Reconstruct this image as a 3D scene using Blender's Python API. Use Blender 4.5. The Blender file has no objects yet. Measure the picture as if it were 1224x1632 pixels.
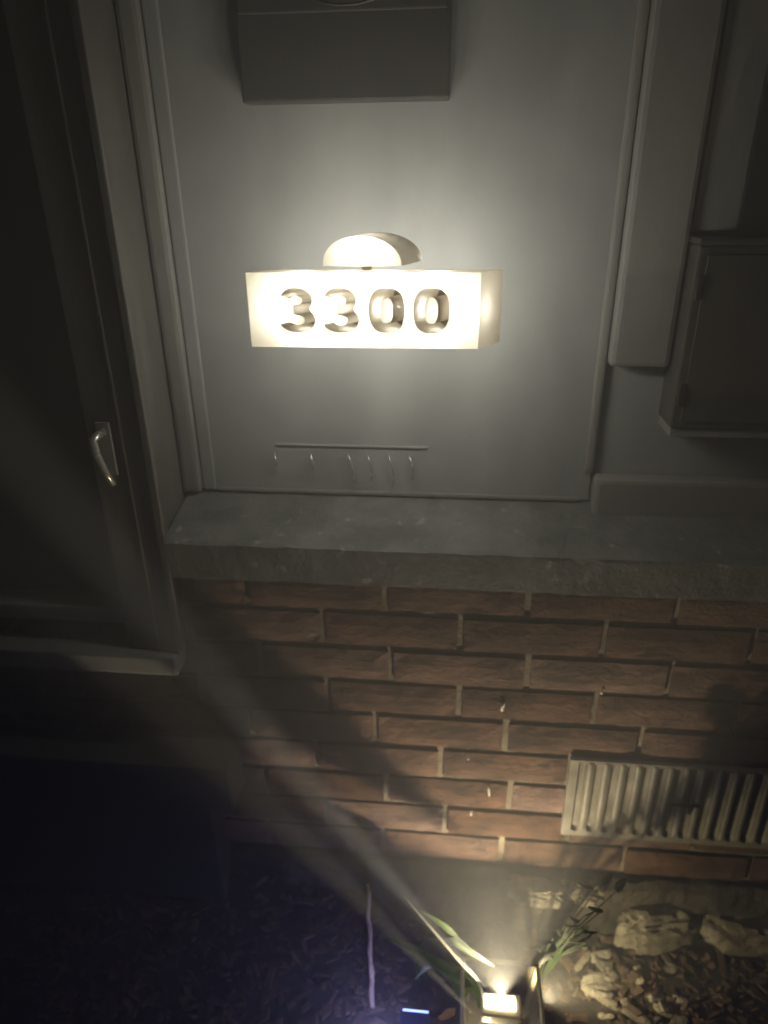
import bpy, bmesh, math, random
from mathutils import Vector, Matrix, noise
from mathutils.geometry import tessellate_polygon

random.seed(11)
S = bpy.context.scene
COL = S.collection

# ---------------------------------------------------------------- camera
cam_data = bpy.data.cameras.new('camera')
cam_data.sensor_fit = 'VERTICAL'
cam_data.sensor_height = 36.0
cam_data.lens = 1130.0 / 1632.0 * 36.0
cam_data.clip_start = 0.02
cam_data.clip_end = 200.0
cam_data.dof.use_dof = True
cam_data.dof.focus_distance = 0.80
cam_data.dof.aperture_fstop = 2.8
cam = bpy.data.objects.new('camera', cam_data)
COL.objects.link(cam)
RX = Vector((0.99507329, 0.09850076, -0.01125846))
UP = Vector((-0.03165014, 0.42322923, 0.90546965))
FW = Vector((-0.09395436, 0.90065233, -0.42426167))
cam.matrix_world = Matrix(((RX.x, UP.x, -FW.x, 0.0), (RX.y, UP.y, -FW.y, -0.86495),
                           (RX.z, UP.z, -FW.z, 1.2), (0, 0, 0, 1)))
S.camera = cam

# ---------------------------------------------------------------- night sky and moon
world = bpy.data.worlds.new('World')
S.world = world
world.use_nodes = True
wn = world.node_tree.nodes
sky = wn.new('ShaderNodeTexSky')
sky.sky_type = 'NISHITA'
sky.sun_disc = False
sky.sun_elevation = math.radians(32)
sky.sun_rotation = math.radians(200)
wn['Background'].inputs['Strength'].default_value = 0.0004
world.node_tree.links.new(sky.outputs[0], wn['Background'].inputs['Color'])
sun_d = bpy.data.lights.new('moon', 'SUN')
sun_d.energy = 0.004
sun_d.angle = math.radians(0.5)
sun_d.color = (0.8, 0.88, 1.0)
sun_o = bpy.data.objects.new('moon', sun_d)
COL.objects.link(sun_o)
sun_o.rotation_euler = (math.radians(58), 0, math.radians(-20))
sun_o.location = (0, -3, 4)

S.view_settings.view_transform = 'Standard'
S.view_settings.look = 'None'
S.view_settings.exposure = 0.0
S.view_settings.gamma = 1.0
S.cycles.use_denoising = True
S.cycles.max_bounces = 6
S.cycles.diffuse_bounces = 3
S.cycles.glossy_bounces = 2
S.cycles.transmission_bounces = 5
S.cycles.transparent_max_bounces = 8
S.cycles.volume_bounces = 0
S.cycles.sample_clamp_indirect = 2.0
S.cycles.caustics_reflective = False
S.cycles.caustics_refractive = False

# ---------------------------------------------------------------- materials
def mat_new(name):
    m = bpy.data.materials.new(name)
    m.use_nodes = True
    return m, m.node_tree, m.node_tree.nodes['Principled BSDF']

def surf(name, c1, c2, scale=8.0, rough=0.7, bump=0.2, bscale=120.0, metal=0.0, detail=6.0,
         per_object=0.0, stretch=(1, 1, 1), bdist=0.003, spots=None, rough_var=0.15):
    """two-tone noise colour, fine relief, uneven gloss; optional spots = (colour, scale, threshold)"""
    m, nt, p = mat_new(name)
    N, L = nt.nodes, nt.links
    tc = N.new('ShaderNodeTexCoord')
    oi = N.new('ShaderNodeObjectInfo')
    mp = N.new('ShaderNodeMapping')
    mp.inputs['Scale'].default_value = stretch
    sc = N.new('ShaderNodeVectorMath'); sc.operation = 'SCALE'
    sc.inputs['Scale'].default_value = 7.31
    cmb = N.new('ShaderNodeCombineXYZ')
    for k in range(3):
        L.new(oi.outputs['Random'], cmb.inputs[k])
    L.new(cmb.outputs[0], sc.inputs[0])
    L.new(tc.outputs['Object'], mp.inputs['Vector'])
    add = N.new('ShaderNodeVectorMath'); add.operation = 'ADD'
    L.new(mp.outputs[0], add.inputs[0]); L.new(sc.outputs[0], add.inputs[1])
    n1 = N.new('ShaderNodeTexNoise')
    n1.inputs['Scale'].default_value = scale; n1.inputs['Detail'].default_value = detail
    n1.inputs['Roughness'].default_value = 0.65
    L.new(add.outputs[0], n1.inputs['Vector'])
    rp = N.new('ShaderNodeValToRGB')
    rp.color_ramp.elements[0].position = 0.33; rp.color_ramp.elements[1].position = 0.68
    rp.color_ramp.elements[0].color = (*c1, 1); rp.color_ramp.elements[1].color = (*c2, 1)
    L.new(n1.outputs['Fac'], rp.inputs['Fac'])
    colour = rp.outputs['Color']
    if spots:
        n3 = N.new('ShaderNodeTexNoise'); n3.inputs['Scale'].default_value = spots[1]
        n3.inputs['Detail'].default_value = 4
        L.new(add.outputs[0], n3.inputs['Vector'])
        r3 = N.new('ShaderNodeValToRGB')
        r3.color_ramp.elements[0].position = spots[2]; r3.color_ramp.elements[1].position = spots[2] + 0.05
        L.new(n3.outputs['Fac'], r3.inputs['Fac'])
        mx = N.new('ShaderNodeMix'); mx.data_type = 'RGBA'
        L.new(r3.outputs['Color'], mx.inputs['Factor'])
        L.new(colour, mx.inputs['A']); mx.inputs['B'].default_value = (*spots[0], 1)
        colour = mx.outputs['Result']
    if per_object:
        hs = N.new('ShaderNodeHueSaturation')
        mr = N.new('ShaderNodeMapRange')
        mr.inputs['To Min'].default_value = 1 - per_object; mr.inputs['To Max'].default_value = 1 + per_object
        L.new(oi.outputs['Random'], mr.inputs['Value'])
        L.new(mr.outputs[0], hs.inputs['Value'])
        mr2 = N.new('ShaderNodeMapRange')
        mr2.inputs['To Min'].default_value = 1.1; mr2.inputs['To Max'].default_value = 0.75
        L.new(oi.outputs['Random'], mr2.inputs['Value']); L.new(mr2.outputs[0], hs.inputs['Saturation'])
        L.new(colour, hs.inputs['Color'])
        colour = hs.outputs['Color']
    L.new(colour, p.inputs['Base Color'])
    p.inputs['Metallic'].default_value = metal
    n2 = N.new('ShaderNodeTexNoise'); n2.inputs['Scale'].default_value = bscale
    n2.inputs['Detail'].default_value = 8
    n2.inputs['Roughness'].default_value = 0.7
    L.new(add.outputs[0], n2.inputs['Vector'])
    bp = N.new('ShaderNodeBump'); bp.inputs['Strength'].default_value = bump; bp.inputs['Distance'].default_value = bdist
    L.new(n2.outputs['Fac'], bp.inputs['Height']); L.new(bp.outputs[0], p.inputs['Normal'])
    rr = N.new('ShaderNodeMapRange')
    rr.inputs['To Min'].default_value = max(0.02, rough - rough_var); rr.inputs['To Max'].default_value = min(1, rough + rough_var)
    L.new(n2.outputs['Fac'], rr.inputs['Value']); L.new(rr.outputs[0], p.inputs['Roughness'])
    return m

def opal(name, col, trans=0.55):
    """milky plastic that passes the lamp's light"""
    m, nt, p = mat_new(name)
    N, L = nt.nodes, nt.links
    N.remove(p)
    out = N['Material Output']
    d = N.new('ShaderNodeBsdfDiffuse'); d.inputs['Color'].default_value = (*col, 1)
    t = N.new('ShaderNodeBsdfTranslucent'); t.inputs['Color'].default_value = (*col, 1)
    mx = N.new('ShaderNodeMixShader'); mx.inputs[0].default_value = trans
    L.new(d.outputs[0], mx.inputs[1]); L.new(t.outputs[0], mx.inputs[2])
    g = N.new('ShaderNodeBsdfGlossy'); g.inputs['Roughness'].default_value = 0.25
    m2 = N.new('ShaderNodeMixShader'); m2.inputs[0].default_value = 0.03
    L.new(mx.outputs[0], m2.inputs[1]); L.new(g.outputs[0], m2.inputs[2])
    L.new(m2.outputs[0], out.inputs['Surface'])
    return m

def glass(name, tint, rough=0.05, gloss=0.12):
    m, nt, p = mat_new(name)
    N, L = nt.nodes, nt.links
    N.remove(p)
    t = N.new('ShaderNodeBsdfTransparent'); t.inputs['Color'].default_value = (*tint, 1)
    g = N.new('ShaderNodeBsdfGlossy'); g.inputs['Roughness'].default_value = rough
    d = N.new('ShaderNodeBsdfDiffuse'); d.inputs['Color'].default_value = (*tint, 1)
    m1 = N.new('ShaderNodeMixShader'); m1.inputs[0].default_value = 0.16
    L.new(t.outputs[0], m1.inputs[1]); L.new(d.outputs[0], m1.inputs[2])
    m2 = N.new('ShaderNodeMixShader'); m2.inputs[0].default_value = gloss
    L.new(m1.outputs[0], m2.inputs[1]); L.new(g.outputs[0], m2.inputs[2])
    L.new(m2.outputs[0], N['Material Output'].inputs['Surface'])
    return m

def emit(name, col, strength):
    m, nt, p = mat_new(name)
    p.inputs['Base Color'].default_value = (*col, 1)
    p.inputs['Emission Color'].default_value = (*col, 1)
    p.inputs['Emission Strength'].default_value = strength
    return m

M = dict(
    paint=surf('grey_paint', (0.25, 0.257, 0.243), (0.37, 0.373, 0.35), 5, 0.5, 0.22, 60, stretch=(1.6, 1, 0.7), bdist=0.002, detail=9),
    trim=surf('grey_trim_paint', (0.20, 0.197, 0.18), (0.27, 0.262, 0.238), 7, 0.55, 0.2, 60, stretch=(2, 2, 0.6), bdist=0.003, detail=9),
    frame=surf('frame_falloff_paint', (0.075, 0.072, 0.063), (0.13, 0.125, 0.11), 9, 0.6, 0.4, 70, stretch=(3, 3, 0.5), bdist=0.003, detail=9),  # trim tone darkened, so light falloff is put into the colour
    footing=surf('footing_concrete', (0.03, 0.025, 0.02), (0.13, 0.11, 0.08), 20, 0.92, 1.0, 55, bdist=0.012, detail=9),
    ledge=surf('ledge_paint', (0.09, 0.095, 0.088), (0.19, 0.19, 0.172), 16, 0.6, 0.7, 70, bdist=0.005,
               spots=((0.3, 0.29, 0.26), 60, 0.64)),
    dark=surf('dark_enamel', (0.04, 0.039, 0.034), (0.065, 0.061, 0.053), 10, 0.45, 0.1, 90, bdist=0.001),
    brick=surf('brick', (0.07, 0.040, 0.028), (0.27, 0.148, 0.094), 20, 0.86, 0.9, 95, per_object=0.32, detail=9,
               stretch=(0.7, 1, 1.3), bdist=0.006, spots=((0.07, 0.04, 0.03), 30, 0.62)),
    mortar=surf('mortar', (0.19, 0.155, 0.105), (0.36, 0.31, 0.22), 30, 0.92, 0.9, 140, bdist=0.004),
    soil=surf('soil', (0.018, 0.014, 0.011), (0.06, 0.047, 0.036), 25, 0.92, 1.0, 60, bdist=0.012),
    chip=surf('bark_chip', (0.05, 0.03, 0.018), (0.15, 0.09, 0.05), 30, 0.85, 0.6, 80, per_object=0.3),
    stone=surf('stone', (0.12, 0.10, 0.07), (0.46, 0.41, 0.30), 24, 0.9, 1.0, 75, per_object=0.15, bdist=0.007),
    metal=surf('zinc_plate', (0.17, 0.155, 0.125), (0.36, 0.335, 0.27), 22, 0.6, 0.3, 80, metal=0.15, bdist=0.001,
               spots=((0.24, 0.21, 0.16), 35, 0.64)),
    darkmetal=surf('dark_metal', (0.03, 0.028, 0.025), (0.06, 0.055, 0.05), 30, 0.45, 0.2, 90, metal=0.5),
    lantern=surf('lantern_metal', (0.42, 0.38, 0.26), (0.55, 0.5, 0.36), 30, 0.4, 0.1, 90, metal=0.2),
    twig=surf('twig_bark', (0.34, 0.26, 0.18), (0.58, 0.46, 0.34), 40, 0.85, 0.7, 120),
    leaf=surf('green_leaf', (0.045, 0.085, 0.02), (0.11, 0.17, 0.045), 30, 0.5, 0.3, 60),
    reed=surf('beam_straw', (0.5, 0.46, 0.36), (0.66, 0.62, 0.5), 30, 0.6, 0.3, 120),
    darkleaf=surf('dark_leaf', (0.015, 0.03, 0.008), (0.03, 0.05, 0.015), 30, 0.6, 0.3, 60),
    dryleaf=surf('dry_leaf', (0.22, 0.12, 0.05), (0.42, 0.26, 0.11), 40, 0.7, 0.4, 80),
    timber=surf('dark_timber', (0.05, 0.045, 0.035), (0.10, 0.088, 0.066), 9, 0.7, 0.5, 60, stretch=(1, 1, 4)),
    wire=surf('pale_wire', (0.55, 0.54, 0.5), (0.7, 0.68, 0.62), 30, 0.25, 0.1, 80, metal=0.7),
    drip=surf('white_paint_drip', (0.7, 0.66, 0.56), (0.82, 0.78, 0.68), 40, 0.6, 0.3, 120),
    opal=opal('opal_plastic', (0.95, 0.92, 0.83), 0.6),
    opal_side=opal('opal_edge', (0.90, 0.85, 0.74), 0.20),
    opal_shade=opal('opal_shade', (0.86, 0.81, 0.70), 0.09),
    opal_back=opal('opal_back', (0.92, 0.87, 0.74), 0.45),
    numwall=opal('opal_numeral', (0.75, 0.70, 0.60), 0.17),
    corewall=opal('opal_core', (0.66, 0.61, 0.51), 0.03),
    glass=glass('lantern_glass', (0.92, 0.9, 0.8)),
    winglass=surf('window_glass', (0.002, 0.002, 0.002), (0.006, 0.006, 0.006), 5, 0.08, 0.02, 20, rough_var=0.03),
    led=emit('led_lens', (1.0, 0.9, 0.62), 9.0),
    blue=emit('blue_diode', (0.25, 0.35, 1.0), 6.0),
    solar=surf('solar_cell', (0.01, 0.015, 0.06), (0.02, 0.03, 0.1), 60, 0.2, 0.05, 80),
)

# ---------------------------------------------------------------- mesh helpers
def link_mesh(name, bm, material, parent=None, smooth=False):
    bmesh.ops.recalc_face_normals(bm, faces=bm.faces)
    me = bpy.data.meshes.new(name)
    bm.to_mesh(me); bm.free()
    me.materials.append(M[material] if isinstance(material, str) else material)
    if smooth:
        me.polygons.foreach_set('use_smooth', [True] * len(me.polygons))
    o = bpy.data.objects.new(name, me)
    COL.objects.link(o)
    if parent is not None:
        o.parent = parent
    return o

def tag(o, label, cat, group=None, kind=None):
    if label: o['label'] = label
    if cat: o['category'] = cat
    if group: o['group'] = group
    if kind: o['kind'] = kind
    return o

def thing(name, label, cat, loc=(0, 0, 0), group=None):
    o = bpy.data.objects.new(name, None)
    o.empty_display_size = 0.05
    COL.objects.link(o)
    o.location = loc
    return tag(o, label, cat, group)

def box(bm, x0, x1, y0, y1, z0, z1, bevel=0.0):
    vs = [bm.verts.new(p) for p in ((x0, y0, z0), (x1, y0, z0), (x1, y1, z0), (x0, y1, z0),
                                    (x0, y0, z1), (x1, y0, z1), (x1, y1, z1), (x0, y1, z1))]
    fs = [bm.faces.new([vs[i] for i in f]) for f in
          ((0, 3, 2, 1), (4, 5, 6, 7), (0, 1, 5, 4), (1, 2, 6, 5), (2, 3, 7, 6), (3, 0, 4, 7))]
    if bevel:
        es = list({e for f in fs for e in f.edges})
        bmesh.ops.bevel(bm, geom=es, offset=bevel, segments=2, affect='EDGES', profile=0.6)

def box_obj(name, dims, material, parent=None, bevel=0.0015, org=None):
    """a bevelled block; org = parent's location so that coordinates stay world ones"""
    bm = bmesh.new()
    ox, oy, oz = org if org is not None else (parent.location if parent else (0, 0, 0))
    x0, x1, y0, y1, z0, z1 = dims
    box(bm, x0 - ox, x1 - ox, y0 - oy, y1 - oy, z0 - oz, z1 - oz, bevel)
    return link_mesh(name, bm, material, parent)

def tube(bm, pts, radii, seg=8, cap=True):
    rings = []
    pts = [Vector(p) for p in pts]
    for i, p in enumerate(pts):
        d = (pts[min(i + 1, len(pts) - 1)] - pts[max(i - 1, 0)]).normalized()
        a = d.orthogonal().normalized() if i == 0 else (rings_a - d * rings_a.dot(d)).normalized()
        rings_a = a
        b = d.cross(a)
        r = radii[i] if hasattr(radii, '__len__') else radii
        rings.append([bm.verts.new(p + (a * math.cos(t) + b * math.sin(t)) * r)
                      for t in (2 * math.pi * k / seg for k in range(seg))])
    for r0, r1 in zip(rings, rings[1:]):
        for k in range(seg):
            bm.faces.new((r0[k], r0[(k + 1) % seg], r1[(k + 1) % seg], r1[k]))
    if cap:
        bm.faces.new(rings[0][::-1]); bm.faces.new(rings[-1])

# ---------------------------------------------------------------- ground
def ground_h(x, y):
    n = noise.noise(Vector((x * 9, y * 9, 0.3))) * 0.012 + noise.noise(Vector((x * 30, y * 30, 2.3))) * 0.006
    left = 1 / (1 + math.exp((x + 0.10) / 0.09))
    bank = 0.085 * left * math.exp(-(max(0, -y) / 0.13) ** 2)
    near = math.exp(-(x * x + y * y) / 9.0)
    return (n + bank) * near - 0.004

def build_ground():
    bm = bmesh.new()
    n = 150
    def c(i):
        u = (i / n) * 2 - 1
        return math.sinh(u * 5.0) / math.sinh(5.0) * 25.0
    g = [[bm.verts.new((c(i), c(j) - 0.15, ground_h(c(i), c(j) - 0.15))) for i in range(n + 1)] for j in range(n + 1)]
    for j in range(n):
        for i in range(n):
            bm.faces.new((g[j][i], g[j][i + 1], g[j + 1][i + 1], g[j + 1][i]))
    tag(link_mesh('ground', bm, 'soil', None, True), None, None, kind='structure')
build_ground()

# ---------------------------------------------------------------- brick wall
ZT, H, W, J = 0.6908, 0.0629, 0.2032, 0.0095
OFF = [-0.0905, -0.1832, -0.0826, -0.1813, -0.1075, -0.2067, -0.0925, -0.1960, -0.0990, -0.2000, -0.10]
XL, XR = -1.62, 1.70
WIN_L, WIN_R, WIN_B = -1.25, -0.40, 0.5270

def brick_mesh(w, h, d, seed):
    rnd = random.Random(seed)
    bm = bmesh.new()
    nx, nz = 9, 3
    off = Vector((seed * 3.7, seed * 1.3, 0))
    f = []
    for j in range(nz + 1):
        row = []
        for i in range(nx + 1):
            x = -w / 2 + w * i / nx; z = -h / 2 + h * j / nz
            q = noise.noise_vector(Vector((x * 40, 0, z * 40)) + off)
            edge = (i in (0, nx)) or (j in (0, nz))
            y = q.y * 0.0016 + (0.0028 + abs(q.x) * 0.002 if edge else 0.0)
            row.append(bm.verts.new((x + (q.x * 0.0010 if edge else 0), y, z + (q.z * 0.0009 if edge else 0))))
        f.append(row)
    for j in range(nz):
        for i in range(nx):
            bm.faces.new((f[j][i], f[j][i + 1], f[j + 1][i + 1], f[j + 1][i]))
    ring = f[0] + [f[j][nx] for j in range(1, nz + 1)] + f[nz][-2::-1] + [f[j][0] for j in range(nz - 1, 0, -1)]
    back = [bm.verts.new((v.co.x * 0.99, d, v.co.z * 0.98)) for v in ring]
    for k in range(len(ring)):
        bm.faces.new((ring[k], back[k], back[(k + 1) % len(ring)], ring[(k + 1) % len(ring)]))
    bmesh.ops.recalc_face_normals(bm, faces=bm.faces)
    me = bpy.data.meshes.new('brick')
    bm.to_mesh(me); bm.free()
    me.materials.append(M['brick'])
    return me

def build_brick_wall():
    t = thing('brick_wall', 'red brick wall with pale recessed joints under the grey ledge', 'brick wall', (0, 0, 0))
    # mortar bed, its face 6 mm behind the brick faces and slightly wavy
    bm = bmesh.new()
    nx, nz = 220, 60
    def grid(xa, xb, za, zb, nx, nz):
        g = [[bm.verts.new((xa + (xb - xa) * i / nx,
                            0.0080 + noise.noise(Vector((i * 0.7, j * 1.9, 3.1))) * 0.0014,
                            za + (zb - za) * j / nz)) for i in range(nx + 1)] for j in range(nz + 1)]
        for j in range(nz):
            for i in range(nx):
                bm.faces.new((g[j][i], g[j][i + 1], g[j + 1][i + 1], g[j + 1][i]))
    grid(XL, XR, -0.06, WIN_B + 0.003, nx, 48)
    grid(WIN_R - 0.003, XR, WIN_B + 0.0032, ZT + 0.004, 140, 14)
    grid(XL, WIN_L + 0.003, WIN_B + 0.0032, ZT + 0.004, 24, 14)
    link_mesh('mortar', bm, 'mortar', t, True)
    box_obj('wall_core', (XL, XR, 0.014, 0.22, -0.06, WIN_B), 'mortar', t, 0)
    box_obj('wall_core', (WIN_R + 0.001, XR, 0.012, 0.22, WIN_B + 0.0005, ZT + 0.003), 'mortar', t, 0)
    box_obj('wall_core', (XL, WIN_L - 0.001, 0.012, 0.22, WIN_B + 0.0005, ZT + 0.003), 'mortar', t, 0)
    shared = [brick_mesh(W - J, H - J, 0.05, s) for s in range(8)]
    rnd = random.Random(5)
    cut_x = 0.207    # bricks stop here beside the vent
    for r in range(9):
        zc = ZT - (r + 0.5) * H
        n0 = int((XL - OFF[r]) / W) - 1
        for n in range(n0, n0 + 24):
            x0 = OFF[r] + n * W + J / 2; x1 = x0 + W - J
            x0c, x1c = max(x0, XL), min(x1, XR)
            if r in (0, 1) and x0c < WIN_R - 0.005 and x1c > WIN_L + 0.005:
                if x1c > WIN_R: x0c = max(x0c, WIN_R - 0.003)
                elif x0c < WIN_L: x1c = min(x1c, WIN_L)
                else: continue
            if r in (5, 6) and x1c > cut_x and x0c < 0.60:
                if x0c < cut_x: x1c = cut_x
                elif x1c > 0.60: x0c = 0.60
                else: continue
            if x1c - x0c < 0.02: continue
            full = abs((x1c - x0c) - (W - J)) < 1e-4
            me = rnd.choice(shared) if full else brick_mesh(x1c - x0c, H - J, 0.05, 20 + r * 30 + n)
            o = bpy.data.objects.new('brick', me)
            COL.objects.link(o); o.parent = t
            o.location = ((x0c + x1c) / 2, rnd.uniform(-0.002, 0.0015), zc + rnd.uniform(-0.0008, 0.0008))
            o.rotation_euler = (rnd.uniform(-0.012, 0.012), rnd.uniform(-0.004, 0.004), rnd.uniform(-0.008, 0.008))
    # old white paint splashes and drips on the brick faces
    def drip(pts, r):
        bm = bmesh.new()
        tube(bm, [(x, -0.0025, z) for x, z in pts], r, 6)
        link_mesh('paint_drip', bm, 'drip', t, True)
    drip([(0.0868, 0.466), (0.0868, 0.474), (0.0855, 0.4795)], [0.0025, 0.0022, 0.001])
    drip([(0.0872, 0.471), (0.0895, 0.478), (0.0905, 0.4825)], [0.002, 0.0014, 0.0008])
    drip([(0.2302, 0.5085), (0.2303, 0.5135)], [0.0024, 0.0008])
    drip([(0.0768, 0.2885), (0.0755, 0.300), (0.0745, 0.3115)], [0.0012, 0.0017, 0.001])
    drip([(0.0490, 0.2420), (0.0500, 0.2530)], [0.0013, 0.0009])
    drip([(0.0400, 0.3640), (0.0402, 0.3665)], [0.0016, 0.0012])
    return t
build_brick_wall()

def build_footing():
    bm = bmesh.new()
    nx, nz = 260, 16
    def P(i, j):
        x = XL + (XR - XL) * i / nx; v = j / nz
        z = -0.06 + v * 0.182
        q = noise.noise(Vector((x * 14, z * 30, 4.2))) * 0.010 + noise.noise(Vector((x * 45, z * 60, 1.2))) * 0.006
        y = -0.016 - 0.010 * (1 - v) + q
        if j == nz: z += noise.noise(Vector((x * 20, 0, 9.1))) * 0.006; y += 0.008
        return (x, y, z)
    g = [[bm.verts.new(P(i, j)) for i in range(nx + 1)] for j in range(nz + 1)]
    for j in range(nz):
        for i in range(nx):
            bm.faces.new((g[j][i], g[j][i + 1], g[j + 1][i + 1], g[j + 1][i]))
    back = [bm.verts.new((v.co.x, 0.004, 0.1235)) for v in g[nz]]
    for i in range(nx):
        bm.faces.new((g[nz][i], g[nz][i + 1], back[i + 1], back[i]))
    tag(link_mesh('footing', bm, 'footing', None, False), 'rough dark concrete footing under the lowest brick course', 'footing')
build_footing()

# ---------------------------------------------------------------- ledge
def build_ledge():
    bm = bmesh.new()
    prof = [(-0.030, 0.7480), (-0.0305, 0.7440), (-0.0290, 0.6935), (-0.026, 0.6915), (0.0, 0.6950), (0.2, 0.6950), (0.2, 0.778), (0.093, 0.7765),
            (-0.024, 0.7512)]
    n = 130
    xa, xb = -0.396, XR
    rings = []
    for i in range(n + 1):
        x = xa + (xb - xa) * i / n
        w = lambda k: noise.noise(Vector((x * 26, k * 4.7, 1.7))) * 0.0016 + noise.noise(Vector((x * 90, k * 2.7, 5.7))) * 0.0008
        rings.append([bm.verts.new((x, y + w(k), z + w(k + 20) * (1 if k < 5 else 0.3))) for k, (y, z) in enumerate(prof)])
    m = len(prof)
    for a, b in zip(rings, rings[1:]):
        for k in range(m):
            bm.faces.new((a[k], a[(k + 1) % m], b[(k + 1) % m], b[k]))
    bm.faces.new(rings[0]); bm.faces.new(rings[-1][::-1])
    o = link_mesh('wall_ledge', bm, 'ledge')
    tag(o, 'long grey painted ledge with a rough front edge capping the brick wall', 'ledge')
build_ledge()

# ---------------------------------------------------------------- painted wall above the ledge
def build_painted_wall():
    t = thing('painted_wall', 'flat grey painted wall with vertical trim boards behind the lit sign', 'wall', (0, 0.09, 0.778))
    box_obj('panel', (-0.40, 0.196, 0.09, 0.2, 0.7785, 2.40), 'paint', t, 0.001)
    box_obj('panel', (0.197, XR, 0.092, 0.2, 0.7785, 2.40), 'paint', t, 0.001)
    box_obj('panel', (XL, WIN_L - 0.001, -0.004, 0.2, 0.698, 2.40), 'paint', t, 0.001)
    box_obj('panel', (WIN_L, -0.401, 0.0, 0.2, 1.905, 2.40), 'paint', t, 0.001)
    # batten over the joint, upright board that stops short, baseboard on the ledge
    box_obj('trim_batten', (0.184, 0.1965, 0.0815, 0.0895, 0.8235, 2.40), 'trim', t, 0.004)
    box_obj('trim_board', (0.1975, 0.271, 0.062, 0.0915, 0.979, 2.40), 'trim', t, 0.006)
    box_obj('trim_board', (0.274, 0.330, 0.070, 0.0915, 1.14, 2.40), 'trim', t, 0.006)
    box_obj('baseboard', (0.1985, XR, 0.062, 0.0915, 0.7625, 0.8225), 'trim', t, 0.006)
    # inner casing strips beside the window post
    box_obj('trim_batten', (-0.3985, -0.372, 0.072, 0.0895, 0.780, 2.40), 'trim', t, 0.006)
    box_obj('trim_batten', (-0.3715, -0.352, 0.0835, 0.0895, 0.781, 2.40), 'paint', t, 0.0028)
    box_obj('trim_batten', (-0.3515, 0.183, 0.0850, 0.0895, 0.7785, 0.785), 'trim', t, 0.002)
build_painted_wall()

# ---------------------------------------------------------------- window at the left
def build_window():
    t = thing('window', 'dark window in a grey frame with a pale sill left of the sign', 'window', (-0.8, -0.02, 0.527))
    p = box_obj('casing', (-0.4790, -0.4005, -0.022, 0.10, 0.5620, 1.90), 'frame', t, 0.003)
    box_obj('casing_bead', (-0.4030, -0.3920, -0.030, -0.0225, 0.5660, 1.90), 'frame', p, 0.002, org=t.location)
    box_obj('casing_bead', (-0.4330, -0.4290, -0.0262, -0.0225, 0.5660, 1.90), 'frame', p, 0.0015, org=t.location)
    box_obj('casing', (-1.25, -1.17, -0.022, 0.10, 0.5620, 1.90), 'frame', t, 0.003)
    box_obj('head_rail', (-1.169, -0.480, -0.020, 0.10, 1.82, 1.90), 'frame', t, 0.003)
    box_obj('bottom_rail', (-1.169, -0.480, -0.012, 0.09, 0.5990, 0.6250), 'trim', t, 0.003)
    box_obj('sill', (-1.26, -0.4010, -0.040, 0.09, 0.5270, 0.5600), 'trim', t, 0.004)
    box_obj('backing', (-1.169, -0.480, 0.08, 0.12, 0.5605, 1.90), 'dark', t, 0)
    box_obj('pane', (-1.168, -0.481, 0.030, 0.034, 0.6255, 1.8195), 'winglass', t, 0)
    # added in place of a light patch: handle on its plate
    hp = box_obj('glow_patch_plate', (-0.4640, -0.4440, -0.0262, -0.0225, 0.846, 0.920), 'trim', t, 0.0018)
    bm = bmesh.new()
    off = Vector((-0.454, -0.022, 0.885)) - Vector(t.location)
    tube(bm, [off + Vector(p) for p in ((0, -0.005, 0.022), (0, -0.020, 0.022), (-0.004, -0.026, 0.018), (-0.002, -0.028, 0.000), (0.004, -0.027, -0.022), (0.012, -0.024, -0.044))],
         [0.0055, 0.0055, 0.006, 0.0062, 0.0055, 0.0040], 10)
    link_mesh('glow_patch_lever', bm, 'wire', hp, True)
    box_obj('muntin', (-0.835, -0.815, 0.010, 0.0295, 0.6255, 1.8195), 'frame', t, 0.002)
build_window()

# ---------------------------------------------------------------- step block at the left end
def build_block():
    t = thing('step_block', 'dark stone block against the brick wall below the window', 'stone block', (-0.43, -0.05, 0.0))
    box_obj('block', (-0.90, -0.330, -0.072, -0.006, 0.285, 0.378), 'timber', t, 0.004)
    box_obj('block', (-0.90, -0.372, -0.062, -0.006, -0.05, 0.2840), 'timber', t, 0.004)
build_block()

# ---------------------------------------------------------------- box above the sign, box at the right
def build_mailbox():
    t = thing('mailbox', 'dark grey mailbox on the wall above the sign, cut by the top edge', 'mailbox', (-0.13, 0.09, 1.28))
    box_obj('body', (-0.2560, -0.0165, 0.060, 0.0895, 1.2820, 1.56), 'dark', t, 0.003)
    box_obj('flap', (-0.2520, -0.0205, 0.0545, 0.0595, 1.3665, 1.55), 'dark', t, 0.002)
    bm = bmesh.new()
    tube(bm, [(-0.13 + 0.13 + dx, -0.040 - 0.004 * math.cos(dx * 28), 0.0905 + 0.012 * (dx / 0.05) ** 2) for dx in
              [k * 0.01 for k in range(-6, 7)]], [0.0008] + [0.0016] * 11 + [0.0008], 8)
    link_mesh('pull_handle', bm, 'darkmetal', t, True)
build_mailbox()

def build_utility_box():
    t = thing('utility_box', 'dark metal utility box fixed to the wall at the right edge', 'utility box', (0.4, 0.09, 0.9))
    box_obj('body', (0.274, 0.560, 0.030, 0.0915, 0.9090, 1.128), 'dark', t, 0.003)  # dark colour also carries light falloff toward this side
    box_obj('lid', (0.272, 0.562, 0.0260, 0.0695, 1.1285, 1.136), 'dark', t, 0.002)
    box_obj('door', (0.284, 0.550, 0.0262, 0.0295, 0.9190, 1.1180), 'dark', t, 0.001)
    for z in (0.955, 1.082):
        box_obj('hinge', (0.2765, 0.2835, 0.0235, 0.0295, z - 0.014, z + 0.014), 'darkmetal', t, 0.001)
    box_obj('bottom_lip', (0.276, 0.556, 0.034, 0.0915, 0.8960, 0.9080), 'trim', t, 0.002)
build_utility_box()

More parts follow.
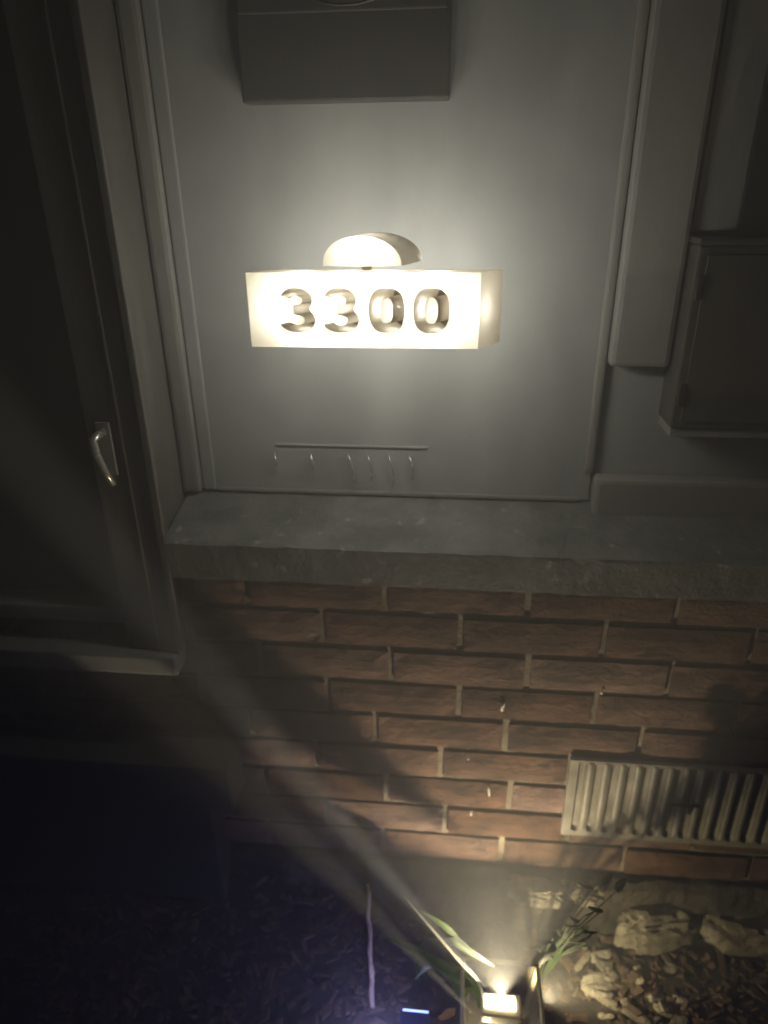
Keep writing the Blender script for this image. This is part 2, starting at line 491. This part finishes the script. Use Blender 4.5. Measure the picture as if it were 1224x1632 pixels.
# ---------------------------------------------------------------- the lit house number
YF, YB = -0.130, -0.085
FX0, FX1, FZ0, FZ1 = -0.2147, 0.0222, 1.0418, 1.1165
BX0, BX1 = -0.1985, 0.0461
def back_pt(x, z):
    s = (x - FX0) / (FX1 - FX0)
    return (BX0 + (BX1 - BX0) * s, YB, z - 0.0019)

def zero_outline(x0, z0, w, h, inset=0.0, n=36):
    cx, cz = x0 + w / 2, z0 + h / 2
    a, b = w / 2 - inset, h / 2 - inset * 0.82
    pts = []
    for k in range(n):
        t = 2 * math.pi * k / n
        c, s = math.cos(t), math.sin(t)
        e = 2 / 2.5
        pts.append((cx + a * math.copysign(abs(c) ** e, c), cz + b * math.copysign(abs(s) ** e, s)))
    return pts

def three_outline(x0, z0, w, h):
    def arc(cx, cz, rx, rz, a0, a1, n):
        return [(cx + rx * math.cos(math.radians(a0 + (a1 - a0) * k / n)),
                 cz + rz * math.sin(math.radians(a0 + (a1 - a0) * k / n))) for k in range(n + 1)]
    p = []
    p += arc(0.46, 0.72, 0.47, 0.28, 160, -38, 16)             # outer upper bowl
    p += arc(0.46, 0.285, 0.54, 0.285, 38, -158, 18)           # outer lower bowl
    p += arc(0.46, 0.285, 0.225, 0.125, -158, 62, 14)          # inner lower bowl, back
    p += [(0.36, 0.41), (0.36, 0.605)]
    p += arc(0.46, 0.715, 0.185, 0.11, -62, 160, 12)           # inner upper bowl
    return [(x0 + u * w, z0 + v * h) for u, v in p]

def fill(bm, loops):
    vl = [[Vector((x, y, z)) for x, y, z in lp] for lp in loops]
    flat = [bm.verts.new(v) for lp in vl for v in lp]
    for tri in tessellate_polygon(vl):
        try: bm.faces.new([flat[i] for i in tri])
        except ValueError: pass

def strip(bm, front, back):
    n = len(front)
    f = [bm.verts.new(p) for p in front]; b = [bm.verts.new(p) for p in back]
    for k in range(n):
        bm.faces.new((f[k], f[(k + 1) % n], b[(k + 1) % n], b[k]))

def point_light(name, loc, power, radius, colour, parent):
    d = bpy.data.lights.new(name, 'POINT')
    d.energy = power; d.shadow_soft_size = radius; d.color = colour
    o = bpy.data.objects.new(name, d)
    COL.objects.link(o); o.parent = parent
    o.location = Vector(loc) - Vector(parent.location)
    return o

WARM = (1.0, 0.945, 0.82)
HALO = (1.0, 0.96, 0.86)
def build_sign():
    org = Vector((-0.11, YB, FZ0))
    t = thing('house_number_sign', 'glowing cream light box with cut-out house number 3300', 'number sign', org)
    digits = [('3', -0.1809), ('3', -0.1356), ('0', -0.0900), ('0', -0.0446)]
    w, h, z0 = 0.0357, 0.0447, 1.0574
    loops, islands = [], []
    for ch, x in digits:
        loops.append(three_outline(x, z0, w, h) if ch == '3' else zero_outline(x, z0, w + 0.001, h))
        if ch == '0': islands.append(zero_outline(x, z0, w + 0.001, h, 0.0115))
    loc = lambda p: (p[0] - org.x, p[1] - org.y, p[2] - org.z)
    fr = lambda lp: [loc((x, YF, z)) for x, z in lp]
    bk = lambda lp: [loc(back_pt(x, z)) for x, z in lp]
    rect = [(FX0, FZ0), (FX1, FZ0), (FX1, FZ1), (FX0, FZ1)]
    bm = bmesh.new()
    fill(bm, [fr(rect)] + [fr(lp) for lp in loops])
    link_mesh('front_panel', bm, 'opal', t)
    names = ['side_panel'] * 4
    for k in range(4):
        a, b = rect[k], rect[(k + 1) % 4]
        bm = bmesh.new()
        q = [loc((a[0], YF, a[1])), loc((b[0], YF, b[1])), loc(back_pt(*b)), loc(back_pt(*a))]
        bm.faces.new([bm.verts.new(p) for p in q])
        link_mesh(names[k], bm, 'opal_side', t)
    k = 0
    for (ch, x), lp in zip(digits, loops):
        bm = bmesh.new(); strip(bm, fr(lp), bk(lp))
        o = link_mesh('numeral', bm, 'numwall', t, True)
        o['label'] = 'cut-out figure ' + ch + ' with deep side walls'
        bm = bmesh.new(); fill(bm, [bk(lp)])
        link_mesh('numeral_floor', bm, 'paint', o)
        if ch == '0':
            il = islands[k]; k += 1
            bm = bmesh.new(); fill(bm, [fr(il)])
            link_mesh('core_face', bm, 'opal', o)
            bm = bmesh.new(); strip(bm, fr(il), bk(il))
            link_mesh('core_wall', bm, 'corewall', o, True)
    bm = bmesh.new()
    fill(bm, [bk(rect)] + [bk(lp) for lp in loops])
    link_mesh('back_panel', bm, 'opal_back', t)
    # an arm holds the box off the wall
    for x in (-0.080,):
        bm = bmesh.new()
        tube(bm, [loc((x, YB + 0.0005, 1.078)), loc((x, 0.0895, 1.078))], 0.0018, 8)
        link_mesh('mounting_arm', bm, 'trim', t, True)
    # diodes inside the box: rows above and below the figures and in the gaps
    ym = -0.110
    zr = (1.1105, 1.0480)
    for x in (-0.168, -0.122, -0.076, -0.028):
        for z in zr:
            point_light('diode', (x + 0.008, ym, z), SIGN_P * (1.0 if z > 1.08 else 0.5), 0.005, WARM, t)
    for x in (-0.190, -0.1405, -0.0945, -0.0490, 0.004):
        point_light('diode', (x + 0.008, ym, 1.080), SIGN_P * (0.9 if x < -0.18 or x > 0 else 1.3), 0.004, WARM, t)
    for x in (-0.170, -0.110, -0.050, 0.010):      # unseen lights added behind the box to brighten the wall
        point_light('wall_fill', (x, YB + 0.016, 1.078), HALO_P, 0.014, HALO, t)
    for ch, x in digits:
        if ch == '0':
            point_light('diode', (x + w / 2 + 0.008, ym, 1.0795), SIGN_P * 0.4, 0.003, WARM, t)
SIGN_P, HALO_P = 0.16, 0.62
build_sign()

def build_half_lamp():
    org = Vector((-0.09, YB, 1.1228))
    t = thing('wall_lamp', 'glowing half-round lamp on the wall just above the number sign', 'wall lamp', org)
    x0, x1, zb, hh = -0.1346, -0.0562, 1.1228, 0.0280
    cx, r = (x0 + x1) / 2, (x1 - x0) / 2
    prof = [(cx + r * math.cos(math.pi * k / 30) - 0.002 * math.sin(math.pi * k / 30),
             zb + hh * math.sin(math.pi * k / 30) ** 0.9) for k in range(31)]
    bkp = [(x + 0.0100 + 0.0082 * ((x - x0) / (x1 - x0)), YB, z + 0.0004) for x, z in prof]
    f = [(x - org.x, YF - org.y, z - org.z) for x, z in prof]
    b = [(x - org.x, y - org.y, z - org.z) for x, y, z in bkp]
    bm = bmesh.new(); fill(bm, [f]); link_mesh('front_diffuser', bm, 'opal', t)
    bm = bmesh.new(); strip(bm, f, b); link_mesh('shade', bm, 'opal_shade', t)
    bm = bmesh.new(); fill(bm, [b]); link_mesh('back_plate', bm, 'opal_back', t)
    bm = bmesh.new()
    tube(bm, [(-0.004, -0.020, -0.0062), (-0.004, -0.020, -0.0002)], 0.005, 10)
    link_mesh('stem', bm, 'trim', t, True)
    point_light('bulb', (cx + 0.002, -0.109, zb + 0.012), SIGN_P * 1.6, 0.005, WARM, t)
build_half_lamp()

# ---------------------------------------------------------------- slim rail with wire hooks under the sign
def build_rail():
    t = thing('hook_rail', 'slim grey rail with small curled wire hooks below the number sign', 'hook rail', (-0.15, 0.09, 0.85))
    box_obj('rail', (-0.256, -0.036, 0.0868, 0.0898, 0.8525, 0.8560), 'paint', t, 0.0012)
    for i, (x, s) in enumerate(((-0.258, 0.4), (-0.205, 0.5), (-0.150, 1.0), (-0.122, 0.8), (-0.092, 1.0), (-0.062, 0.7))):
        bm = bmesh.new()
        pts = []
        for k in range(9):
            a = k / 8
            pts.append((x + 0.15 + 0.009 * math.sin(a * 2.6) * s, -0.007 - 0.008 * math.sin(a * 3.1),
                        -0.006 - a * 0.055 * s))
        tube(bm, pts, [0.0008] + [0.0014] * 7 + [0.0006], 6)
        link_mesh('hook', bm, 'wire', t, True)
build_rail()

# ---------------------------------------------------------------- foundation vent
def build_vent():
    x0, x1, z0, z1 = 0.197, 0.606, 0.2185, 0.3805
    org = Vector((x0, -0.002, z0))
    t = thing('foundation_vent', 'ribbed pale metal foundation vent set in the brick wall', 'vent', org)
    yf = -0.0075
    pitch, gw = 0.0243, 0.0128
    slots = []
    loops = [[(x0, yf, z0), (x1, yf, z0), (x1, yf, z1), (x0, yf, z1)]]
    n = int((x1 - x0 - 0.016) / pitch)
    for k in range(n):
        cx = x0 + 0.0205 + k * pitch
        za, zb = z0 + 0.0165, z1 - 0.006
        lp = [(cx + gw / 2 * math.cos(a), za + gw / 2 * math.sin(a)) for a in
              [math.pi + math.pi * q / 10 for q in range(11)]]
        lp += [(cx + gw / 2, zb), (cx - gw / 2, zb)]
        slots.append((cx, lp)); loops.append([(x, yf, z) for x, z in lp])
    L = lambda p: (p[0] - org.x, p[1] - org.y, p[2] - org.z)
    bm = bmesh.new()
    fill(bm, [[L(p) for p in lp] for lp in loops])
    fr = [L(p) for p in loops[0]]
    strip(bm, fr, [(p[0], p[1] + 0.008, p[2]) for p in fr])
    link_mesh('face_plate', bm, 'metal', t)
    for cx, lp in slots:       # pressed channel behind each opening
        bm = bmesh.new()
        f = [L((x, yf, z)) for x, z in lp]
        b = [L((cx + (x - cx) * 0.62, yf + 0.0065, z + (0.003 if z < z0 + 0.03 else 0))) for x, z in lp]
        strip(bm, f, b); fill(bm, [b])
        link_mesh('channel', bm, 'metal', t)
    for cx, nx_ in zip(slots, slots[1:]):   # raised rib between channels
        xm = (cx[0] + nx_[0]) / 2
        bm = bmesh.new()
        hw = 0.0042
        rings = []
        for z in (z0 + 0.014, z0 + 0.019, z1 - 0.008, z1 - 0.004):
            lo = 0.25 if z in (z0 + 0.014, z1 - 0.004) else 1.0
            rings.append([bm.verts.new(L((xm + hw * math.cos(a), yf - 0.0003 - 0.0022 * lo * math.sin(a), z)))
                          for a in [math.pi * q / 6 for q in range(7)]])
        for a, b in zip(rings, rings[1:]):
            for q in range(6): bm.faces.new((a[q], a[q + 1], b[q + 1], b[q]))
        link_mesh('rib', bm, 'metal', t, True)
    s = box_obj('slider', (0.358, 0.402, -0.0135, -0.0100, 0.3035, 0.3080), 'darkmetal', t, 0.001)
    box_obj('slider_stem', (0.386, 0.391, -0.0130, -0.0100, 0.2880, 0.3030), 'darkmetal', s, 0.001, org=org)
build_vent()

# ---------------------------------------------------------------- stones and soil debris
def rock_mesh(bm, c, size, seed, rough=0.35, sub=2):
    tmp = bmesh.new()
    bmesh.ops.create_icosphere(tmp, subdivisions=sub, radius=1.0)
    off = Vector((seed * 5.1, seed * 2.3, seed * 0.7))
    for v in tmp.verts:
        d = v.co.normalized()
        k = 1 + rough * noise.noise(d * 1.3 + off) + rough * 0.55 * noise.noise(d * 3.7 + off) + rough * 0.3 * noise.noise(d * 9.0 + off)
        q = d * k
        q = Vector([math.copysign(abs(a) ** 0.75, a) for a in q])      # squarer, broken faces
        v.co = Vector((q.x * size[0], q.y * size[1], q.z * size[2])) + Vector(c)
    me = bpy.data.meshes.new('tmp'); tmp.to_mesh(me); tmp.free()
    bm.from_mesh(me); bpy.data.meshes.remove(me)

def rock(name, c, size, seed, label, group=None, rough=0.35, sub=2, cat='stone'):
    bm = bmesh.new()
    rock_mesh(bm, (0, 0, 0), size, seed, rough, sub)
    o = link_mesh(name, bm, 'stone', None, False)
    o.location = c
    o.rotation_euler = (0, 0, random.uniform(-0.3, 0.3))
    return tag(o, label, cat, group)

rock('footing_stone', (0.168, -0.020, 0.100), (0.052, 0.026, 0.018), 3, 'long rough pale slab at the wall foot left of the vent', rough=0.42, sub=4)
rock('footing_stone', (0.248, -0.018, 0.104), (0.032, 0.022, 0.016), 4, 'short ribbed pale slab beside the long rough slab', rough=0.42, sub=4)
rock('footing_stone', (0.375, -0.026, 0.040), (0.078, 0.030, 0.038), 7, 'largest rounded pale stone at the wall foot under the vent', rough=0.38, sub=4)
rock('footing_stone', (0.520, -0.024, 0.040), (0.070, 0.030, 0.034), 9, 'dark rounded stone at the wall foot by the right edge', rough=0.38, sub=4)
for i in range(44):
    x = random.uniform(0.245, 0.40); y = random.uniform(-0.19, -0.06)
    s = random.uniform(0.004, 0.010)
    o = rock('broken_stone', (x, y, ground_h(x, y) + s * 0.35), (s * random.uniform(1.1, 2.4), s * random.uniform(0.7, 1.2), s * random.uniform(0.4, 0.8)), 20 + i,
             'small pale broken stone lying on the dark soil beneath the vent', 'broken stones on the soil', rough=0.75, sub=2)
    o.rotation_euler = (random.uniform(-0.5, 0.5), random.uniform(-0.4, 0.4), random.uniform(-0.8, 0.8))

def build_crumbs():
    bm = bmesh.new()
    rnd = random.Random(3)
    for i in range(2600):
        x = rnd.uniform(-0.75, 0.75); y = -abs(rnd.gauss(0.16, 0.14)) - 0.004
        s = rnd.uniform(0.002, 0.007)
        z = ground_h(x, y) + s * 0.3
        a = rnd.uniform(0, 6.28); tl = rnd.uniform(-0.5, 0.5)
        mx = Matrix.Translation((x, y, z)) @ Matrix.Rotation(a, 4, 'Z') @ Matrix.Rotation(tl, 4, 'Y')
        lx, ly, lz = s * rnd.uniform(0.8, 3.2), s * rnd.uniform(0.5, 1), s * 0.35
        vs = [bm.verts.new(mx @ Vector((sx * lx * rnd.uniform(0.7, 1.2), sy * ly * rnd.uniform(0.6, 1.2), sz * lz)))
              for sz in (-1, 1) for sx, sy in ((-1, -1), (1, -1), (1, 1), (-1, 1))]
        for f in ((0, 3, 2, 1), (4, 5, 6, 7), (0, 1, 5, 4), (1, 2, 6, 5), (2, 3, 7, 6), (3, 0, 4, 7)):
            bm.faces.new([vs[k] for k in f])
    tag(link_mesh('bark_mulch', bm, 'chip'), 'loose dark bark mulch scattered over the soil by the wall', 'mulch', kind='stuff')
build_crumbs()

# ---------------------------------------------------------------- garden lantern
LX, LY = 0.098, -0.205
def build_lantern():
    org = Vector((LX, LY, 0.0))
    t = thing('garden_lantern', 'small square garden lantern shining up at the brick wall', 'garden light', org)
    t.rotation_euler = (0, 0, 0)
    # four splayed corner posts, a top frame and a base
    hb, ht, zb, zt = 0.046, 0.058, 0.004, 0.092
    for sx, sy in ((-1, -1), (1, -1), (1, 1), (-1, 1)):
        bm = bmesh.new()
        tube(bm, [(sx * hb, sy * hb, zb), (sx * ht, sy * ht, zt)], 0.0045, 6)
        link_mesh('post', bm, 'lantern', t)
    for k in range(4):
        a = [(-1, -1), (1, -1), (1, 1), (-1, 1)][k]; b = [(1, -1), (1, 1), (-1, 1), (-1, -1)][k]
        bm = bmesh.new()
        tube(bm, [(a[0] * ht, a[1] * ht, zt), (b[0] * ht, b[1] * ht, zt)], 0.0035, 6)
        link_mesh('top_rail', bm, 'lantern', t)
        bm = bmesh.new()
        bm.faces.new([bm.verts.new(p) for p in ((a[0] * hb, a[1] * hb, zb), (b[0] * hb, b[1] * hb, zb),
                                                (b[0] * ht, b[1] * ht, zt), (a[0] * ht, a[1] * ht, zt))])
        link_mesh('glass_pane', bm, 'glass', t)
    bm = bmesh.new(); box(bm, -0.05, 0.05, -0.05, 0.05, -0.012, 0.004, 0.002)
    link_mesh('base', bm, 'lantern', t)
    bm = bmesh.new(); box(bm, -0.030, 0.030, -0.016, 0.020, 0.060, 0.078, 0.003)
    o = link_mesh('lamp_head', bm, 'lantern', t)
    bm = bmesh.new(); box(bm, -0.025, 0.022, -0.006, 0.014, 0.0785, 0.083, 0.002)
    link_mesh('lens', bm, 'led', o)
    bm = bmesh.new(); tube(bm, [(0, 0, 0.004), (0, 0, 0.0605)], 0.006, 8)
    link_mesh('stem', bm, 'lantern', t)
    bm = bmesh.new()
    f = [bm.verts.new(p) for p in ((0.046, 0.052, 0.096), (0.060, 0.054, 0.094), (0.084, 0.056, 0.136), (0.078, 0.056, 0.154), (0.066, 0.055, 0.124), (0.054, 0.054, 0.132))]
    bm.faces.new(f)
    bmesh.ops.solidify(bm, geom=bm.faces[:], thickness=0.0015)
    link_mesh('shadow_tab', bm, 'darkmetal', t)  # tab added to throw a shadow over the vent
    # the flood of light onto the wall
    d = bpy.data.lights.new('flood', 'SPOT')
    d.energy = FLOOD_P; d.spot_size = math.radians(106); d.spot_blend = 0.5; d.shadow_soft_size = 0.003; d.color = (1.0, 0.83, 0.55)
    o = bpy.data.objects.new('flood', d); COL.objects.link(o); o.parent = t
    o.location = (0.0, 0.002, 0.098)
    aim = Vector((0.045, 0.0, 0.42)) - (org + Vector(o.location))
    o.rotation_euler = aim.to_track_quat('-Z', 'Y').to_euler()
    # the narrow stray beam out of the corner of the glass
    d = bpy.data.lights.new('stray_beam', 'SPOT')
    d.energy = BEAM_P; d.spot_size = math.radians(6.0); d.spot_blend = 0.9; d.shadow_soft_size = 0.0015; d.color = (1.0, 0.92, 0.74)
    o = bpy.data.objects.new('stray_beam', d); COL.objects.link(o); o.parent = t
    o.location = (-0.018, 0.004, 0.105)
    aim = Vector((-0.1341, -0.205, 0.4434)) - (org + Vector(o.location))
    o.rotation_euler = aim.to_track_quat('-Z', 'Y').to_euler()
    # extra spot added to brighten the window sill
    d = bpy.data.lights.new('sill_fill', 'SPOT')
    d.energy = 26.0; d.spot_size = math.radians(9); d.spot_blend = 0.8; d.shadow_soft_size = 0.003; d.color = (1.0, 0.86, 0.58)
    o = bpy.data.objects.new('sill_fill', d); COL.objects.link(o); o.parent = t
    o.location = (-0.040, -0.030, 0.100)
    aim = Vector((-0.475, -0.04, 0.540)) - (org + Vector(o.location))
    o.rotation_euler = aim.to_track_quat('-Z', 'Y').to_euler()
    # extra spot added outside the right-hand pane to light the stones
    d = bpy.data.lights.new('stone_fill', 'SPOT')
    d.energy = SIDE_P; d.spot_size = math.radians(120); d.spot_blend = 0.6; d.shadow_soft_size = 0.004; d.color = (1.0, 0.84, 0.5)
    o = bpy.data.objects.new('stone_fill', d); COL.objects.link(o); o.parent = t
    o.location = (0.066, 0.012, 0.080)
    aim = Vector((0.27, -0.02, 0.055)) - (org + Vector(o.location))
    o.rotation_euler = aim.to_track_quat('-Z', 'Y').to_euler()
    # glow inside the glass body
    d = bpy.data.lights.new('inner_glow', 'POINT'); d.energy = 0.14; d.shadow_soft_size = 0.004; d.color = (1.0, 0.85, 0.55)
    o = bpy.data.objects.new('inner_glow', d); COL.objects.link(o); o.parent = t; o.location = (-0.02, -0.03, 0.05)
FLOOD_P, SIDE_P, BEAM_P = 11.0, 3.8, 75.0
build_lantern()

def build_solar():
    org = Vector((-0.030, -0.222, 0.0))
    t = thing('solar_light', 'small blue-lit solar panel at the bottom edge beside the lantern', 'solar light', org)
    bm = bmesh.new(); tube(bm, [(0, 0, -0.01), (0, 0, 0.022)], 0.006, 8); link_mesh('stake', bm, 'darkmetal', t)
    bm = bmesh.new(); box(bm, -0.024, 0.024, -0.024, 0.024, 0.022, 0.032, 0.002); link_mesh('panel', bm, 'solar', t)
    bm = bmesh.new(); box(bm, -0.020, 0.020, 0.0245, 0.0275, 0.026, 0.031, 0.001); link_mesh('diode_strip', bm, 'blue', t)
    point_light('blue_glow', org + Vector((-0.050, -0.050, 0.060)), 0.9, 0.006, (0.40, 0.40, 1.0), t)
build_solar()

# ---------------------------------------------------------------- twig and plant
def build_twig():
    t = thing('twig', 'thin upright bare twig standing in the soil left of the lantern', 'twig', (-0.098, -0.19, 0.0))
    bm = bmesh.new()
    pts, rad = [], []
    for k in range(14):
        a = k / 13
        pts.append((0.000 + 0.0014 * math.sin(k * 1.7) - 0.010 * a, 0.055 * a + 0.002 * math.sin(k * 2.3), -0.02 + 0.25 * a))
        rad.append(0.0046 - 0.0016 * a + 0.0006 * math.sin(k * 2.9))
    tube(bm, pts, rad, 7)
    link_mesh('stem', bm, 'twig', t, True)
build_twig()

def blade(parent, pts, width, material='leaf', name='leaf', face=(0.15, -0.75, 0.65)):
    """a folded strap leaf along pts (world), pointed at the tip"""
    bm = bmesh.new()
    pts = [Vector(p) - Vector(parent.location) for p in pts]
    n = 16
    def cr(t):
        s = t * (len(pts) - 1); i = min(int(s), len(pts) - 2); f = s - i
        p0, p1, p2, p3 = (pts[max(0, min(len(pts) - 1, i + k))] for k in (-1, 0, 1, 2))
        return 0.5 * ((2 * p1) + (p2 - p0) * f + (2 * p0 - 5 * p1 + 4 * p2 - p3) * f * f + (3 * p1 - p0 - 3 * p2 + p3) * f ** 3)
    rows = []
    for k in range(n + 1):
        a = k / n
        p = cr(a); d = (cr(min(1, a + 0.03)) - cr(max(0, a - 0.03))).normalized()
        side = d.cross(Vector(face)).normalized()
        nrm = side.cross(d).normalized()
        w = width * (math.sin(math.pi * min(1, 0.18 + 0.82 * a)) ** 0.8) * (1 + 0.12 * math.sin(a * 19))
        rows.append([bm.verts.new(p + side * w * s + nrm * abs(s) * w * 0.35) for s in (-1, -0.5, 0, 0.5, 1)])
    for a, b in zip(rows, rows[1:]):
        for k in range(4): bm.faces.new((a[k], a[k + 1], b[k + 1], b[k]))
    o = link_mesh(name, bm, material, parent, True)
    md = o.modifiers.new('thickness', 'SOLIDIFY'); md.thickness = 0.0006
    return o

def build_plant():
    t = thing('strap_leaf_plant', 'small green plant with drooping pointed leaves left of the lantern', 'plant', (0.045, -0.150, 0.0))
    blade(t, [(0.075, -0.165, 0.0), (0.066, -0.168, 0.05), (0.030, -0.170, 0.09), (-0.006, -0.170, 0.117), (-0.045, -0.170, 0.145), (-0.082, -0.170, 0.160)], 0.0095)
    blade(t, [(-0.020, -0.135, 0.0), (-0.030, -0.145, 0.09), (-0.014, -0.160, 0.170), (0.012, -0.1685, 0.182), (0.040, -0.1685, 0.157), (0.066, -0.1690, 0.134), (0.088, -0.1690, 0.114)], 0.0120, 'darkleaf', face=(0.6, -0.45, -0.65))  # extra leaf added to cast the diagonal shadow band on the bricks
    blade(t, [(0.043, -0.152, 0.0), (0.020, -0.160, 0.065), (-0.006, -0.168, 0.105), (-0.034, -0.172, 0.067)], 0.0055)
    blade(t, [(0.047, -0.148, 0.0), (0.042, -0.140, 0.08), (0.020, -0.130, 0.13), (-0.03, -0.120, 0.16)], 0.006)
    blade(t, [(0.050, -0.150, 0.0), (0.052, -0.165, 0.045), (0.048, -0.185, 0.075), (0.036, -0.205, 0.070)], 0.005)
build_plant()

def build_sprig():  # sprig added for its leaf shadows on the vent and bricks
    t = thing('shadow_sprig', 'dark leafy sprig added behind the lantern to dapple the vent with shadow', 'plant', (0.165, -0.125, 0.0))
    rnd = random.Random(21)
    lamp = Vector((LX, LY, 0.098))
    base = Vector(t.location)
    targets = [(0.30, 0.245), (0.335, 0.225), (0.385, 0.30), (0.43, 0.335), (0.47, 0.29), (0.52, 0.34), (0.45, 0.25), (0.405, 0.235), (0.50, 0.24),
               (0.24, 0.165), (0.33, 0.165), (0.29, 0.19), (0.42, 0.42), (0.50, 0.47), (0.55, 0.55), (0.47, 0.53), (0.40, 0.50)]
    stems = bmesh.new()
    for k, (wx, wz) in enumerate(targets):
        q = lamp + (Vector((wx, 0, wz)) - lamp) * rnd.uniform(0.30, 0.40)
        d = Vector((rnd.uniform(-1, 1), rnd.uniform(-0.2, 0.2), rnd.uniform(-0.4, 0.6))).normalized() * rnd.uniform(0.010, 0.015)
        f = (lamp - q).normalized()
        blade(t, [q - d, q - d * 0.3 + f * 0.001, q + d * 0.4 + f * 0.001, q + d], rnd.uniform(0.0045, 0.0065), 'darkleaf', 'leaf', face=tuple(f))
        if True:
            a = Vector((0, 0, 0)); b = q - d - base
            tube(stems, [a, a.lerp(b, 0.5) + Vector((0, 0.012, 0.01)), b], [0.0014, 0.0011, 0.0007], 5)
    link_mesh('stem', stems, 'darkleaf', t, True)
build_sprig()

def build_reed():
    t = thing('beam_reed', 'pale straight stalk added as the bright core of the lantern light beam', 'reed', (0.078, -0.192, 0.02))
    blade(t, [(0.078, -0.192, 0.02), (0.066, -0.196, 0.108), (0.030, -0.194, 0.163), (-0.006, -0.192, 0.218), (-0.050, -0.190, 0.285)], 0.0022, 'reed', 'stalk')  # blade added to draw the bright core of the light beam
build_reed()

def build_dry_leaves():
    spots = [(0.005, -0.205, 0.5, 'curled brown dry leaf on the mulch nearest the twig'),
             (0.030, -0.215, 2.1, 'pale brown dry leaf on the mulch beside the lantern glass'),
             (0.018, -0.180, 3.7, 'small reddish dry leaf on the mulch under the green plant')]
    for x, y, a, lab in spots:
        t = thing('dry_leaf', lab, 'leaf', (x, y, ground_h(x, y) + 0.006))
        p = Vector(t.location)
        d = Vector((math.cos(a), math.sin(a), 0)) * 0.016
        blade(t, [p - d, p - d * 0.3 + Vector((0, 0, 0.005)), p + d * 0.4 + Vector((0, 0, 0.004)), p + d + Vector((0, 0, 0.010))], 0.0065, 'dryleaf', 'blade')
build_dry_leaves()

# ---------------------------------------------------------------- night mist round the whole place
def build_haze():
    m, nt, p = mat_new('mist')
    nt.nodes.remove(p)
    v = nt.nodes.new('ShaderNodeVolumePrincipled')
    v.inputs['Color'].default_value = (0.93, 0.95, 0.93, 1)
    v.inputs['Density'].default_value = HAZE
    v.inputs['Anisotropy'].default_value = 0.0
    v.inputs['Density Attribute'].default_value = ''
    v.inputs['Temperature Attribute'].default_value = ''
    m.cycles.homogeneous_volume = True
    nt.links.new(v.outputs[0], nt.nodes['Material Output'].inputs['Volume'])
    bm = bmesh.new()
    box(bm, -27, 27, -27, 27, -1.2, 2.7)
    o = link_mesh('haze', bm, m)
    tag(o, None, None, kind='stuff')
HAZE = 0.48
build_haze()
